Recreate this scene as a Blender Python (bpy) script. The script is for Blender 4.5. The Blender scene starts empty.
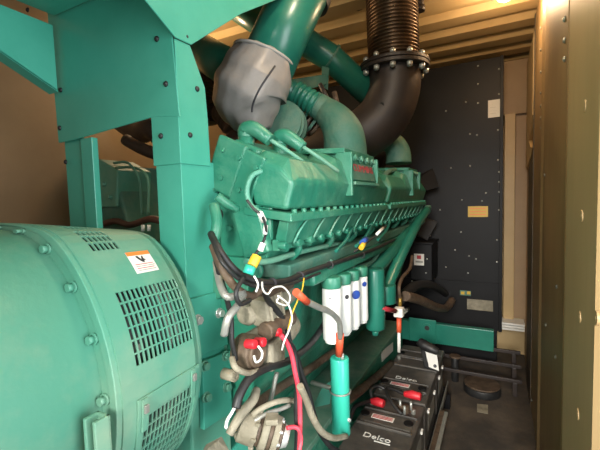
import bpy, bmesh, math, random
from mathutils import Vector, Matrix
random.seed(7)
S = bpy.context.scene
COL = S.collection
V = Vector
PI = math.pi

# ------------------------------------------------------------------ camera
FOC, CX, CY = 375.0, 300.0, 225.0
CAM = V((0, 0, 1.45))
def _r(px, py): return V((px - CX, -(py - CY), -FOC))
_dY = _r(498, 195).normalized()
_dX = -_r(-400, 220); _dX = (_dX - _dY * _dX.dot(_dY)).normalized()
_dZ = _dX.cross(_dY)
RW = Matrix((_dX, _dY, _dZ))            # camera space -> world
def W(px, py, X=None, Y=None, Z=None):
    """world point on the plane X, Y or Z = const seen at a pixel of the photograph"""
    d = RW @ _r(px, py)
    if Y is not None: t = (Y - CAM.y) / d.y
    elif X is not None: t = (X - CAM.x) / d.x
    else: t = (Z - CAM.z) / d.z
    return CAM + d * t
cd = bpy.data.cameras.new('camera'); cam = bpy.data.objects.new('camera', cd); COL.objects.link(cam)
cam.matrix_world = Matrix.Translation(CAM) @ RW.to_4x4()
cd.sensor_fit = 'HORIZONTAL'; cd.sensor_width = 36.0; cd.lens = 36.0 * FOC / 600.0; cd.clip_start = 0.02
S.camera = cam

# ------------------------------------------------------------------ world and lights
wd = bpy.data.worlds.new('world'); S.world = wd; wd.use_nodes = True
wd.node_tree.nodes['Background'].inputs[0].default_value = (0.85, 0.95, 1.0, 1)
wd.node_tree.nodes['Background'].inputs[1].default_value = 0.42
def area(name, loc, aim, size, power, color, sy=None):
    l = bpy.data.lights.new(name, 'AREA'); l.energy = power; l.color = color; l.size = size
    if sy: l.shape = 'RECTANGLE'; l.size_y = sy
    o = bpy.data.objects.new(name, l); COL.objects.link(o); o.location = loc
    o.rotation_euler = (V(aim) - V(loc)).to_track_quat('-Z', 'Y').to_euler(); return o
area('daylight_at_side_door', (1.45, 0.0, 1.3), (-0.7, 0.8, 1.0), 1.3, 60, (0.95, 0.98, 1.0), 2.0)
ed_ = area('aisle_fill_light', (0.12, -1.5, 1.9), (-0.10, 2.4, 0.5), 0.5, 13, (1.0, 0.96, 0.90), 0.8)  # added fill to brighten the aisle; no end door is known
ed_.data.spread = math.radians(48)
def point(name, loc, power, color, r=0.04):
    l = bpy.data.lights.new(name, 'POINT'); l.energy = power; l.color = color; l.shadow_soft_size = r
    o = bpy.data.objects.new(name, l); COL.objects.link(o); o.location = loc; return o
LAMP = W(505, -6, Z=2.55)
WARM = (1.0, 0.70, 0.42)
point('warm_bulb_right', LAMP + V((0, 0, -0.07)), 11, WARM)
point('fill_bulb_near', (-0.22, 0.95, 2.48), 12, (1.0, 0.84, 0.64))  # added bulb, out of view, warms right wall, engine and batteries
point('warm_bulb_left', (-1.75, 1.75, 2.42), 13, WARM)
S.view_settings.view_transform = 'Standard'; S.view_settings.look = 'None'
S.view_settings.exposure = 0.25; S.view_settings.gamma = 1.0; S.view_settings.use_curve_mapping = False
S.cycles.use_denoising = True

# ------------------------------------------------------------------ materials
def srgb(h):
    if isinstance(h, str): h = [int(h[i:i+2], 16) / 255 for i in (0, 2, 4)]
    return tuple(c / 12.92 if c <= 0.04045 else ((c + 0.055) / 1.055) ** 2.4 for c in h) + (1,)
MC = {}
def mat(name, c1, c2=None, rough=0.5, metal=0.0, scale=6.0, bump=0.0, bscale=60.0, lo=0.4, hi=0.7, emit=None, spec=0.5, stretch=None):
    m = bpy.data.materials.new(name); m.use_nodes = True; nt = m.node_tree; b = nt.nodes['Principled BSDF']
    c1 = srgb(c1); c2 = srgb(c2) if c2 else c1
    tc = nt.nodes.new('ShaderNodeTexCoord'); src = tc.outputs['Object']
    if stretch:
        mp = nt.nodes.new('ShaderNodeMapping'); mp.inputs['Scale'].default_value = stretch
        nt.links.new(src, mp.inputs[0]); src = mp.outputs[0]
    n = nt.nodes.new('ShaderNodeTexNoise'); n.inputs['Scale'].default_value = scale; n.inputs['Detail'].default_value = 6
    n.inputs['Roughness'].default_value = 0.65
    nt.links.new(src, n.inputs['Vector'])
    r = nt.nodes.new('ShaderNodeValToRGB'); r.color_ramp.elements[0].position = lo; r.color_ramp.elements[1].position = hi
    r.color_ramp.elements[0].color = c1; r.color_ramp.elements[1].color = c2
    nt.links.new(n.outputs[0], r.inputs[0]); nt.links.new(r.outputs[0], b.inputs['Base Color'])
    b.inputs['Roughness'].default_value = rough; b.inputs['Metallic'].default_value = metal
    b.inputs['Specular IOR Level'].default_value = spec
    if bump:
        n2 = nt.nodes.new('ShaderNodeTexNoise'); n2.inputs['Scale'].default_value = bscale; n2.inputs['Detail'].default_value = 4
        nt.links.new(src, n2.inputs['Vector'])
        bp = nt.nodes.new('ShaderNodeBump'); bp.inputs['Strength'].default_value = bump; bp.inputs['Distance'].default_value = 0.01
        nt.links.new(n2.outputs[0], bp.inputs['Height']); nt.links.new(bp.outputs[0], b.inputs['Normal'])
    if emit:
        b.inputs['Emission Color'].default_value = srgb(emit[0]); b.inputs['Emission Strength'].default_value = emit[1]
    MC[name] = m; return m
GR = mat('green_paint', '3c9580', '48a08b', 0.36, scale=5, bump=0.03, lo=.35, hi=.75)
GD = mat('dusty_green_paint', '4f907a', '839c84', 0.5, scale=4, bump=0.10, bscale=40, lo=.42, hi=.78)
GE = mat('engine_green_paint', '27755e', '528a70', 0.40, scale=11, bump=0.45, bscale=22, lo=.45, hi=.8)
GT = mat('pipe_green_paint', '206a5a', '2a7967', 0.28, scale=6, bump=0.02)
GK = mat('dull_green_paint', '3b6f60', '5d7a68', 0.6, scale=12, bump=0.4, bscale=40)
TQ = mat('bright_canister_paint', '2fa890', '3ab49c', 0.3, scale=5)
BK = mat('black_panel_paint', '0d0e10', '141517', 0.5, scale=4, spec=0.25)
BR = mat('black_rubber', '18191a', '2a2a29', 0.5, scale=20)
BP = mat('battery_black_plastic', '3f3d3a', '5b564f', 0.5, scale=9, bump=0.1)
BM = mat('exhaust_black', '2b2523', '3a302b', 0.5, scale=8, bump=0.1, bscale=30)
BL = mat('bellows_steel', '57493c', '75614d', 0.36, metal=0.8, scale=14)
ST = mat('bolt_steel', 'b9bdb8', 'd4d6d0', 0.35, metal=0.5, scale=30)
SG = mat('grey_steel', '8f928c', 'a8a59a', 0.45, metal=0.5, scale=20)
CA = mat('dirty_cast_metal', '77715f', '9a9380', 0.7, scale=14, bump=0.5, bscale=50)
CB = mat('brown_cast_metal', '4a3c30', '6b5a48', 0.6, metal=0.2, scale=18, bump=0.4, bscale=50)
RD = mat('red_rubber', 'c0202c', 'd2303c', 0.45)
PK = mat('red_cable', 'c22f42', 'd84a58', 0.5)
OR = mat('orange_sleeve', 'c8472c', 'd85f3c', 0.5)
WH = mat('white_enamel', 'd8dad5', 'e6e7e2', 0.4, scale=12)
PW = mat('white_paper', 'd9d8d0', 'e8e6df', 0.6)
YL = mat('yellow_plastic', 'c8a028', 'd4ae34', 0.45)
OG = mat('warning_orange', 'e07a30', 'e88a40', 0.5)
BU = mat('blue_ink', '1f3f8f', '28509f', 0.5)
INK = mat('dark_ink', '2b2b2e', '35343a', 0.6)
GS = mat('dusty_shelf_paint', '4a7d68', '7d9280', 0.6, scale=7, bump=0.2, bscale=40)
BS = mat('brass', '9a7c3c', 'ae9048', 0.4, metal=0.7)
RI = mat('red_ink', 'a8303a', 'b83c46', 0.55)
BOOT = mat('grey_insulation_cloth', '85827f', '96928e', 0.4, scale=6, bump=0.5, bscale=9)
PIP = mat('light_grey_piping', 'a09c97', 'b0aca6', 0.6)
BG = mat('beige_container_paint', 'b59a6c', 'c0a678', 0.5, scale=3, bump=0.06, bscale=12)
BW = mat('olive_wall_paint', 'ae9268', 'bca076', 0.5, scale=4, bump=0.12, bscale=10, stretch=(1, 1, .25))
BN = mat('brown_wall_paint', '9a8060', 'a48a68', 0.55, scale=3)
WB = mat('darker_brown_wall', '8f7550', 'a0855c', 0.5, scale=5, bump=0.12, bscale=10, stretch=(1, 1, .25))  # darker brown than the wall post beside it
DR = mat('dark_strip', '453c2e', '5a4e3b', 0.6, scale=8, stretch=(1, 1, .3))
FL = mat('dirty_floor', '3a3530', '5c5246', 0.75, scale=3.5, bump=0.3, bscale=30)
RU = mat('rust_brown_rubber', '4c2f26', '623c30', 0.5, scale=14)
GL = mat('lamp_glass', 'ffd9a0', None, 0.4, emit=('ffc684', 25))

# ------------------------------------------------------------------ mesh builder
class MB:
    def __init__(s): s.bm = bmesh.new()
    def add(s, vs, fs, smooth=False):
        v = [s.bm.verts.new(p) for p in vs]
        for f in fs:
            try:
                q = s.bm.faces.new([v[i] for i in f]); q.smooth = smooth
            except ValueError: pass
        return s
    def box(s, c, d, rot=None):
        c = V(c); hx, hy, hz = d[0]/2, d[1]/2, d[2]/2
        M = rot if rot is not None else Matrix.Identity(3)
        p = [c + M @ V((x*hx, y*hy, z*hz)) for x in (-1, 1) for y in (-1, 1) for z in (-1, 1)]
        return s.add(p, [(0,1,3,2),(4,6,7,5),(0,4,5,1),(2,3,7,6),(0,2,6,4),(1,5,7,3)])
    def bb(s, a, b):
        a = V(a); b = V(b); return s.box((a+b)/2, [abs(x) for x in (b-a)])
    def prism(s, poly, axis, a, b):
        """poly: 2D points in the two other axes, extruded along axis from a to b"""
        def P(u, v, w): return {'X': V((w, u, v)), 'Y': V((u, w, v)), 'Z': V((u, v, w))}[axis]
        n = len(poly); vs = [P(u, v, a) for u, v in poly] + [P(u, v, b) for u, v in poly]
        fs = [tuple(range(n)), tuple(range(2*n-1, n-1, -1))] + [(i, (i+1) % n, n+(i+1) % n, n+i) for i in range(n)]
        return s.add(vs, fs)
    def hull(s, A, B):
        """two rings of points of equal count joined into a closed solid"""
        n = len(A)
        return s.add(list(A)+list(B), [tuple(range(n)), tuple(range(2*n-1, n-1, -1))] + [(i, (i+1) % n, n+(i+1) % n, n+i) for i in range(n)])
    def cyl(s, p, q, r, r2=None, seg=16, caps=True):
        return s.tube([p, q], [r, r if r2 is None else r2], seg, caps, smooth_path=False)
    def tube(s, pts, r, seg=12, caps=True, smooth_path=True, sub=5, closed=False):
        pts = [V(p) for p in pts]
        if not isinstance(r, (list, tuple)): r = [r]*len(pts)
        if smooth_path and len(pts) > 2:
            P, Rr = [], []; n = len(pts)
            for i in range(n-1):
                p0 = pts[max(i-1, 0)]; p1 = pts[i]; p2 = pts[i+1]; p3 = pts[min(i+2, n-1)]
                for k in range(sub):
                    t = k/sub
                    P.append(0.5*((2*p1)+(p2-p0)*t+(2*p0-5*p1+4*p2-p3)*t*t+(3*p1-p0-3*p2+p3)*t**3)); Rr.append(r[i]*(1-t)+r[i+1]*t)
            P.append(pts[-1]); Rr.append(r[-1]); pts, r = P, Rr
        n = len(pts); T = []
        for i in range(n):
            a = pts[max(i-1, 0)]; b = pts[min(i+1, n-1)]
            d = (b-a); T.append(d.normalized() if d.length > 1e-9 else (T[-1] if T else V((0, 0, 1))))
        u = T[0].orthogonal().normalized(); vs = []
        for i in range(n):
            u = (u - T[i]*u.dot(T[i])); u = u.normalized() if u.length > 1e-6 else T[i].orthogonal().normalized()
            w = T[i].cross(u)
            for k in range(seg):
                a = 2*PI*k/seg; vs.append(pts[i] + (u*math.cos(a)+w*math.sin(a))*r[i])
        base = [s.bm.verts.new(p) for p in vs]
        for i in range(n-1):
            for k in range(seg):
                f = s.bm.faces.new((base[i*seg+k], base[i*seg+(k+1) % seg], base[(i+1)*seg+(k+1) % seg], base[(i+1)*seg+k])); f.smooth = True
        if caps:
            s.bm.faces.new(base[:seg][::-1]); s.bm.faces.new(base[-seg:])
        return s
    def ribbed(s, pts, r, amp, n, seg=24, prof=4):
        """corrugated hose: n rings along a smooth path"""
        pts = [V(p) for p in pts]
        L = [0]
        for a, b in zip(pts, pts[1:]): L.append(L[-1]+(b-a).length)
        def at(t):
            d = t*L[-1]
            for i in range(len(pts)-1):
                if d <= L[i+1] or i == len(pts)-2:
                    return pts[i].lerp(pts[i+1], (d-L[i])/max(1e-9, L[i+1]-L[i]))
        m = n*prof
        return s.tube([at(i/m) for i in range(m+1)], [r+amp*math.cos(2*PI*i/prof) for i in range(m+1)], seg, smooth_path=False)
    def ring(s, c, ax, r1, r2, h, seg=32):
        """annular disc: centre c, axis ax, inner r1, outer r2, thickness h"""
        ax = V(ax).normalized(); c = V(c); u = ax.orthogonal().normalized(); w = ax.cross(u); vs = []
        for k in range(seg):
            a = 2*PI*k/seg; e = u*math.cos(a)+w*math.sin(a)
            vs += [c+e*r1-ax*h/2, c+e*r2-ax*h/2, c+e*r2+ax*h/2, c+e*r1+ax*h/2]
        fs = []
        for k in range(seg):
            a = 4*k; b = 4*((k+1) % seg)
            for j in range(4): fs.append((a+j, a+(j+1) % 4, b+(j+1) % 4, b+j))
        return s.add(vs, fs)
    def dome(s, c, ax, r, h, seg=16, n=4):
        ax = V(ax).normalized(); c = V(c)
        return s.tube([c+ax*h*math.sin(PI/2*i/n) for i in range(n+1)], [max(.0004, r*math.cos(PI/2*i/n)) for i in range(n+1)], seg, smooth_path=False)
    def hexbolt(s, c, ax, r, h):
        ax = V(ax).normalized(); c = V(c)
        s.cyl(c-ax*.002, c+ax*h*.25, r*1.35, seg=14); s.cyl(c+ax*h*.25, c+ax*h, r, seg=6)
        return s
    def obj(s, name, m, parent=None, bevel=0.0, seg=2, solid=0.0):
        bmesh.ops.recalc_face_normals(s.bm, faces=s.bm.faces)
        me = bpy.data.meshes.new(name); s.bm.to_mesh(me); s.bm.free()
        o = bpy.data.objects.new(name, me); COL.objects.link(o); me.materials.append(m)
        if parent: o.parent = parent; o.matrix_parent_inverse = Matrix.Translation(-V(parent.location)) if parent.type == 'EMPTY' else Matrix.Identity(4)
        if solid:
            q = o.modifiers.new('thick', 'SOLIDIFY'); q.thickness = solid; q.offset = -1
        if bevel:
            b = o.modifiers.new('bevel', 'BEVEL'); b.width = bevel; b.segments = seg; b.limit_method = 'ANGLE'; b.angle_limit = 0.7
        return o
def tag(o, label, cat, group=None, kind=None):
    o['label'] = label; o['category'] = cat
    if group: o['group'] = group
    if kind: o['kind'] = kind
    return o
def thing(name, label, cat, loc=(0, 0, 0), group=None):
    o = bpy.data.objects.new(name, None); COL.objects.link(o); o.location = loc; o.empty_display_size = .05
    return tag(o, label, cat, group)
def struct(o): o['kind'] = 'structure'; return o
def text(txt, loc, ex, ey, h, m, parent, name='lettering', depth=0.0006, width=None):
    """flat raised lettering at loc, running along ex with its up along ey"""
    c = bpy.data.curves.new(name, 'FONT'); c.body = txt; c.size = h*1.4; c.extrude = depth; c.align_x = 'CENTER'; c.align_y = 'CENTER'
    o = bpy.data.objects.new(name, c); COL.objects.link(o)
    dg = bpy.context.evaluated_depsgraph_get(); me = bpy.data.meshes.new_from_object(o.evaluated_get(dg))
    bpy.data.objects.remove(o); bpy.data.curves.remove(c)
    ex = V(ex).normalized(); ey = V(ey); ey = (ey-ex*ey.dot(ex)).normalized(); ez = ex.cross(ey)
    if width:
        xs = [v.co.x for v in me.vertices]; k = width/(max(xs)-min(xs))
    else: k = 1
    M = Matrix((ex, ey, ez)).transposed()
    for v in me.vertices: v.co = V(loc) + M @ V((v.co.x*k, v.co.y, v.co.z))
    me.materials.clear(); me.materials.append(m)
    p = bpy.data.objects.new(name, me); COL.objects.link(p)
    if parent: p.parent = parent; p.matrix_parent_inverse = Matrix.Translation(-V(parent.location)) if parent.type == 'EMPTY' else Matrix.Identity(4)
    return p
def plate(name, A, B, C_, D, t, m, parent, bevel=0):
    """thin quad plate ABCD with thickness t along its normal"""
    A, B, C_, D = map(V, (A, B, C_, D)); n = (B-A).cross(D-A).normalized()*t
    return MB().hull([A, B, C_, D], [A+n, B+n, C_+n, D+n]).obj(name, m, parent, bevel)

# ------------------------------------------------------------------ container shell
CEIL = 2.60
struct(MB().bb((-2.15, -1.6, -.1), (.35, 4.3, 0)).obj('floor', FL))
# corrugated ceiling: trapezoid ribs running across the container
prof = []; y = -1.6; pitch = .27; off = (2.86-.17) % pitch - pitch
y = -1.6 - ((-1.6 - (2.70)) % pitch)
while y < 4.3:
    prof += [(y, CEIL), (y+.12, CEIL), (y+.155, CEIL+.035), (y+.235, CEIL+.035)]; y += pitch
poly = prof + [(prof[-1][0], CEIL+.06), (prof[0][0], CEIL+.06)]
struct(MB().prism(poly, 'X', -2.15, .35).obj('ceiling', BG))
# left wall with upright corrugations
prof = []; y = -1.6
while y < 4.3:
    prof += [(-2.10, y), (-2.10, y+.53)]; y += .54
poly = prof + [(-2.17, y), (-2.17, -1.6)]
struct(MB().prism(poly, 'Z', 0, CEIL).obj('wall_left', BN))
struct(MB().bb((-2.15, -1.66, 0), (-1.0, -1.6, CEIL)).obj('wall_front', BN))
struct(MB().bb((-2.15, 3.86, 0), (.35, 3.92, CEIL)).obj('wall_back', BG))
# right wall beyond the side door: box post, ribbed sheet, seam strip
yA = W(597, 225, X=.172).y; yB = W(566, 225, X=.172).y
wr = MB().prism([(.34, .86), (.19, .86), (.187, .90), (.187, yA-.02), (.172, yA), (.172, yB), (.34, 1.50)], 'Z', 0, CEIL)
wr = struct(wr.obj('wall_right', BW, bevel=.004))
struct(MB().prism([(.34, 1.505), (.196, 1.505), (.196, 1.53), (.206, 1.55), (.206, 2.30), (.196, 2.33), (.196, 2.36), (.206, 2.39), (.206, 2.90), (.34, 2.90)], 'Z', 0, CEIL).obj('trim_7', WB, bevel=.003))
b = MB()
for (px, py) in [(565, 19), (565, 40), (565, 59)]: b.dome(W(px, py, X=.205), (-1, 0, 0), .011, .008, seg=10)
b.obj('bolt', ST, wr)
for (px, py) in [(585, 106), (582, 216), (580, 317), (597, 318), (578, 414)]:
    p = W(px, py, X=.172); q = MB().ring(p, (-1, 0, 0), .006, .014, .004, seg=14); q.dome(p, (-1, 0, 0), .006, .003, seg=10); q.obj('screw_head', BW, wr)
for (px, py) in [(541, 28), (541, 50), (541, 72), (541, 93), (541, 106), (541, 118), (541, 128), (545, 175), (557, 287), (546, 325), (556, 357), (532, 400)]:
    MB().dome(W(px, py, X=.205), (-1, 0, 0), .009, .006, seg=10).obj('rivet', SG, wr)
struct(MB().bb((.22, 2.90, 0), (.35, 3.9, CEIL)).obj('wall_right_far', BW))
# torn edge of the pale lining sheet beside the seam
struct(MB().prism([(2.96, 2.5), (2.97, 2.1), (3.0, 1.98), (3.12, 1.90), (3.30, 1.85), (3.16, 1.79), (2.98, 1.76), (3.05, 1.72), (3.45, 1.66), (3.6, 1.66), (3.6, 2.5)], 'X', .200, .2195).obj('trim_1', BG))
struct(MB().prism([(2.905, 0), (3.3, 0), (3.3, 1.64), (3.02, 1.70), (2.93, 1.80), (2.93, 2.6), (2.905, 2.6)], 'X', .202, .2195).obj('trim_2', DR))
# door post, head panel and white sill at the far right corner
struct(MB().bb((.045, 3.62, .36), (.125, 3.86, 2.12)).obj('trim_3', BG, bevel=.004))
struct(MB().bb((.125, 3.70, .30), (.22, 3.86, 2.30)).obj('trim_4', BN, bevel=.004))
struct(MB().bb((.02, 3.66, 2.12), (.22, 3.70, 2.56)).obj('trim_5', BN, bevel=.003))
b = MB()
for i in range(3): b.bb((.03, 3.50, .325 + .022*i), (.20, 3.66, .342 + .022*i))
struct(b.obj('trim_6', PW, bevel=.002))

# ceiling lamps
def ceiling_light(loc, label):
    t = thing('ceiling_light', label, 'light', loc, 'warm bulkhead lamps on the ceiling')
    x, y, z = loc
    MB().bb((x-.07, y-.05, z+.0), (x+.07, y+.05, z+.05)).obj('base', DR, t, .006)
    MB().dome((x, y, z), (0, 0, -1), .045, .04).obj('lens', GL, t)
ceiling_light((LAMP.x, LAMP.y, 2.55), 'small warm glowing lamp on the beige ceiling at top right')
ceiling_light((-.22, .95, 2.55), 'added fill lamp out of view above the gap between engine and wall')  # body for the added near bulb, an unseen lamp
ceiling_light((-1.75, 1.75, 2.55), 'warm ceiling lamp hidden above the green pipes at the left')

# ------------------------------------------------------------------ alternator (axis along Y)
AX, AZ, AR = -1.0, 1.078, .386
alt = thing('alternator', 'large green round alternator housing with grille vents at lower left', 'alternator', (AX, .1, .45))
body = MB().cyl((AX, -.42, AZ), (AX, .436, AZ), .338, seg=96).obj('body', GD, alt, .006)
b = MB().ring((AX, .436, AZ), (0, 1, 0), .25, .362, .012, seg=96); b.obj('flange', GD, alt, .003)
b = MB().ring((AX, .438, AZ), (0, 1, 0), .362, .382, .022, seg=96); b.obj('clamp_ring', GD, alt, .003)
for a in (89, 73, 56, 38.5, 20.5, 1.5, -18, -37):
    a = math.radians(a)
    p = V((AX+.349*math.cos(a), .429, AZ+.349*math.sin(a)))
    MB().hexbolt(p, (0, -1, 0), .0085, .014).obj('bolt', GD, alt)
# slotted drum: real openings
Y0, Y1 = .438, .662
def slots(ya, yb, n, frac=.72):
    w = (yb-ya)/n; return [(ya+i*w+w*(1-frac)/2, ya+i*w+w*(1+frac)/2) for i in range(n)]
vents = [(31.5, 8.5, slots(.475, .640, 14), 6), (59.5, 46.5, slots(.478, .545, 6), 3), (-7.5, -34, slots(.487, .632, 13), 7), (77, 63, slots(.48, .55, 6), 3)]
ths = set(); ys = {Y0, Y1}; open_ = []
for (t1, t0, sl, nr) in vents:
    w = (t1-t0)/nr
    for i in range(nr):
        a, c = t0+i*w+w*.07, t0+(i+1)*w-w*.07
        ths |= {a, c}
        for s_ in sl: ys |= set(s_); open_.append((a, c, s_[0], s_[1]))
t = -180.0
while t < 180: ths.add(t); t += 5
ths = sorted(ths); ys = sorted(ys)
b = MB(); grid = {}
for i, t in enumerate(ths):
    for j, yy in enumerate(ys):
        rr = AR - (.012 if yy > .655 else 0)
        grid[i, j] = b.bm.verts.new((AX+rr*math.cos(math.radians(t)), yy, AZ+rr*math.sin(math.radians(t))))
for i in range(len(ths)):
    i2 = (i+1) % len(ths); tm = (ths[i]+(ths[i2] if i2 else 180))/2
    for j in range(len(ys)-1):
        ym = (ys[j]+ys[j+1])/2
        if any(a < tm < c and d < ym < e for a, c, d, e in open_): continue
        b.bm.faces.new((grid[i, j], grid[i2, j], grid[i2, j+1], grid[i, j+1]))
b.obj('vented_drum', GD, alt, solid=.004)
b = MB().ring((AX, .668, AZ), (0, 1, 0), .26, .374, .014, seg=96); b.obj('end_ring', GD, alt, .004)
b = MB().cyl((AX, .44, AZ), (AX, .66, AZ), .325, seg=64)
b.obj('stator_core', BR, alt)
b = MB()
for k in range(-6, 12):
    a = math.radians(k*9+3); c = V((AX+.338*math.cos(a), .50+.02*(k % 3), AZ+.338*math.sin(a)))
    b.box(c, (.02, .012, .018), Matrix.Rotation(-a, 3, 'Y'))
b.ring((AX, .60, AZ), (0, 1, 0), .32, .352, .012, seg=64); b.ring((AX, .627, AZ), (0, 1, 0), .32, .352, .008, seg=64)
b.obj('winding', SG, alt)
# raised cover of the lower vent with two latches
def arcplate(t0, t1, ya, yb, r, h, n=10):
    b = MB(); A = [(t0+(t1-t0)*i/n) for i in range(n+1)]
    P = lambda t, y, rr: V((AX+rr*math.cos(math.radians(t)), y, AZ+rr*math.sin(math.radians(t))))
    vs = []; fs = []
    for t in A: vs += [P(t, ya, r), P(t, yb, r), P(t, yb, r+h), P(t, ya, r+h)]
    for i in range(n):
        for j in range(4): fs.append((4*i+j, 4*i+(j+1) % 4, 4*i+4+(j+1) % 4, 4*i+4+j))
    fs += [(0, 1, 2, 3), (4*n, 4*n+3, 4*n+2, 4*n+1)]
    return b.add(vs, fs)
cv = arcplate(-.8, -6.5, .468, .645, AR+.0005, .004).obj('vent_cover', GD, alt, .001)
arcplate(-6.5, -38, .468, .480, AR+.0005, .004).obj('cover_edge', GD, alt)
arcplate(-6.5, -38, .636, .646, AR+.0005, .004).obj('cover_edge', GD, alt)
for yy in (.482, .622):
    l = arcplate(-1, -11, yy-.007, yy+.007, AR+.005, .004).obj('latch', GD, alt, .001)
    arcplate(-2.6, -5, yy-.005, yy+.005, AR+.009, .006, 3).obj('latch_hook', SG, l, .001)
# warning label
lb = arcplate(44.4, 35.8, .545, .607, AR+.0008, .0008).obj('warning_label', PW, alt)
arcplate(44.4, 42.8, .545, .607, AR+.0016, .0005, 4).obj('header_band', OG, lb)
def arcpoly(pts, ya, yb, t0, t1, r, h):
    P = lambda u, v, rr: V((AX+rr*math.cos(math.radians(t0+(t1-t0)*v)), ya+(yb-ya)*u, AZ+rr*math.sin(math.radians(t0+(t1-t0)*v))))
    return MB().hull([P(u, v, r) for u, v in pts], [P(u, v, r+h) for u, v in pts])
b = arcpoly([(.30, .24), (.40, .22), (.50, .40), (.55, .26), (.62, .22), (.60, .36), (.68, .44), (.60, .46), (.56, .56), (.46, .50), (.38, .40)], .545, .607, 44.4, 35.8, AR+.0015, .0006)
b.obj('pictogram', INK, lb)
for k, (u0, u1) in enumerate([(.12, .9), (.10, .94), (.12, .88), (.14, .92)]):
    v = .60+.09*k
    arcpoly([(u0, v), (u1, v), (u1, v+.03), (u0, v+.03)], .545, .607, 44.4, 35.8, AR+.0015, .0004).obj('text_line', SG if k % 2 else RI, lb)
# clamp lug low on the body
b = MB(); p = W(103, 414, Y=.40)
b.bb((p.x-.02, .375, p.z-.30), (p.x-.012, .405, p.z)); b.bb((p.x+.006, .375, p.z-.30), (p.x+.014, .405, p.z)); b.bb((p.x-.02, .398, p.z-.30), (p.x+.014, .405, p.z))
b.obj('clamp_lug', GD, alt, .002)
MB().bb((-1.25, -.3, .468), (-.78, .38, .80)).obj('foot', GD, alt, .01)

# the drum is not quite round: its top is flattened and it narrows slightly toward the engine
for o in alt.children_recursive:
    if o.type != 'MESH' or o.name.startswith(('foot', 'clamp_lug')): continue
    for v in o.data.vertices:
        t = min(1, max(0, (v.co.y-.44)/.22)); k = 1-.03*t; st = .28-.02*t; cap = .345-.035*t
        dx = (v.co.x-AX)*k; dz = (v.co.z-AZ)*k
        if dz > st: dz = st+(cap-st)*math.tanh((dz-st)/(cap-st))
        v.co.x = AX+dx; v.co.z = AZ+dz
# ------------------------------------------------------------------ green support frame
fr = thing('support_frame', 'green sheet steel frame with tall bolted post standing behind the alternator', 'frame', (-.75, .77, .45))
FY, FX = .70, -.703
def P2(px, py): p = W(px, py, Y=FY); return (p.x, p.z)
def PS(px, py): p = W(px, py, X=FX); return (p.y, p.z)
# folded post: front leaf (faces the camera end) and side leaf
zt = W(170, 160, Y=FY).z
MB().bb((-.792, FY, .93), (FX, FY+.006, zt)).bb((FX-.006, FY, .93), (FX, .838, zt)).bb((-.792, .832, .93), (FX, .838, zt)).obj('post', GR, fr, .003, 3)
MB().bb((-.796, FY-.004, zt-.012), (FX+.003, FY, 1.69)).prism([(FY-.004, zt-.012), (FY-.004, 1.853), PS(189, 45.5), PS(204, 88), PS(207, 120), (PS(209, 150)[0], zt-.012)], 'X', FX, FX+.004).obj('upper_post', GR, fr, .002, 3)
# cross plate above the opening, drops to a slanted lower edge at its left
MB().prism([P2(155, 117), P2(181, 117), P2(170, 0), (-.70, 2.5), (-1.22, 2.5), P2(46, -20), P2(60, 143), P2(75, 140)], 'Y', FY-.005, FY+.001).obj('cross_plate', GR, fr, .002)
MB().bb((-1.198, FY+.008, .98), (-1.105, FY+.014, 1.70)).bb((-1.055, FY+.008, .98), (-1.051, FY+.02, 1.652)).bb((-1.105, FY+.0, .98), (-1.051, FY+.012, 1.652)).obj('left_post', GR, fr, .002)
# side plates that flare out at the top of the post
s1 = MB().prism([(FY-.005, 1.853), PS(189, 45.5), PS(239, 14.5), (1.5, 2.36), (1.5, 2.6), (.35, 2.6), PS(120, -27), PS(141, -1)], 'X', FX+.0045, FX+.009).obj('gusset', GR, fr, .002)
A = [W(0, 4, X=-1.17), W(53, 25, X=-1.17), W(58, 92, X=-1.17), W(0, 52, X=-1.17)]
ga = [(p.y, p.z) for p in A]
def ext(a, b_, k): return (a[0]+(a[0]-b_[0])*k, a[1]+(a[1]-b_[1])*k)
q0 = ext(ga[0], ga[1], .8); q3 = ext(ga[3], ga[2], .8)
MB().prism([q0, ga[1], ga[2], q3], 'X', -1.176, -1.17).obj('side_arm', GR, fr, .002)
MB().hull([V((-1.17, *ga[2])), V((-1.17, *q3)), V((-1.215, *q3)), V((-1.215, *ga[2]))], [V((-1.17, ga[2][0], ga[2][1]+.005)), V((-1.17, q3[0], q3[1]+.005)), V((-1.215, q3[0], q3[1]+.005)), V((-1.215, ga[2][0], ga[2][1]+.005))]).obj('arm_flange', GR, fr)
MB().bb((-1.175, .05, 2.02), (-.70, .69, 2.03)).obj('top_tray', GR, fr, .002)
for px, py, pl in [(157, 39, 'f'), (166, 84, 'f'), (161, 136, 'f'), (61, 90, 'f'), (60, 128, 'f'), (28, 10, 'f'), (66, 162, 'f'), (186, 37, 's'), (197, 89, 's'), (190, 135, 's')]:
    if pl == 'f': MB().dome(W(px, py, Y=FY-.005), (0, -1, 0), .0075, .006, seg=12).obj('bolt', BR, fr)
    else: MB().dome(W(px, py, X=FX+.004), (1, 0, 0), .0075, .006, seg=12).obj('bolt', BR, fr)
# foot plates bolted to the flywheel housing
MB().prism([PS(184, 300), PS(222, 290), PS(226, 344), PS(199, 355)], 'X', FX-.004, FX+.008).obj('foot_plate', GR, fr, .002)
MB().prism([PS(199, 361), PS(227, 350), PS(229, 411), PS(201, 429)], 'X', FX-.004, FX+.012).obj('foot_plate', GR, fr, .002)
for px, py in [(197, 320), (219, 313)]: MB().hexbolt(W(px, py, X=FX+.008), (1, 0, 0), .011, .014).obj('bolt', ST, fr)
for px, py in [(204, 366), (225, 356), (206, 397), (226, 387)]: MB().hexbolt(W(px, py, X=FX+.012), (1, 0, 0), .011, .014).obj('bolt', GD, fr)
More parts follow.
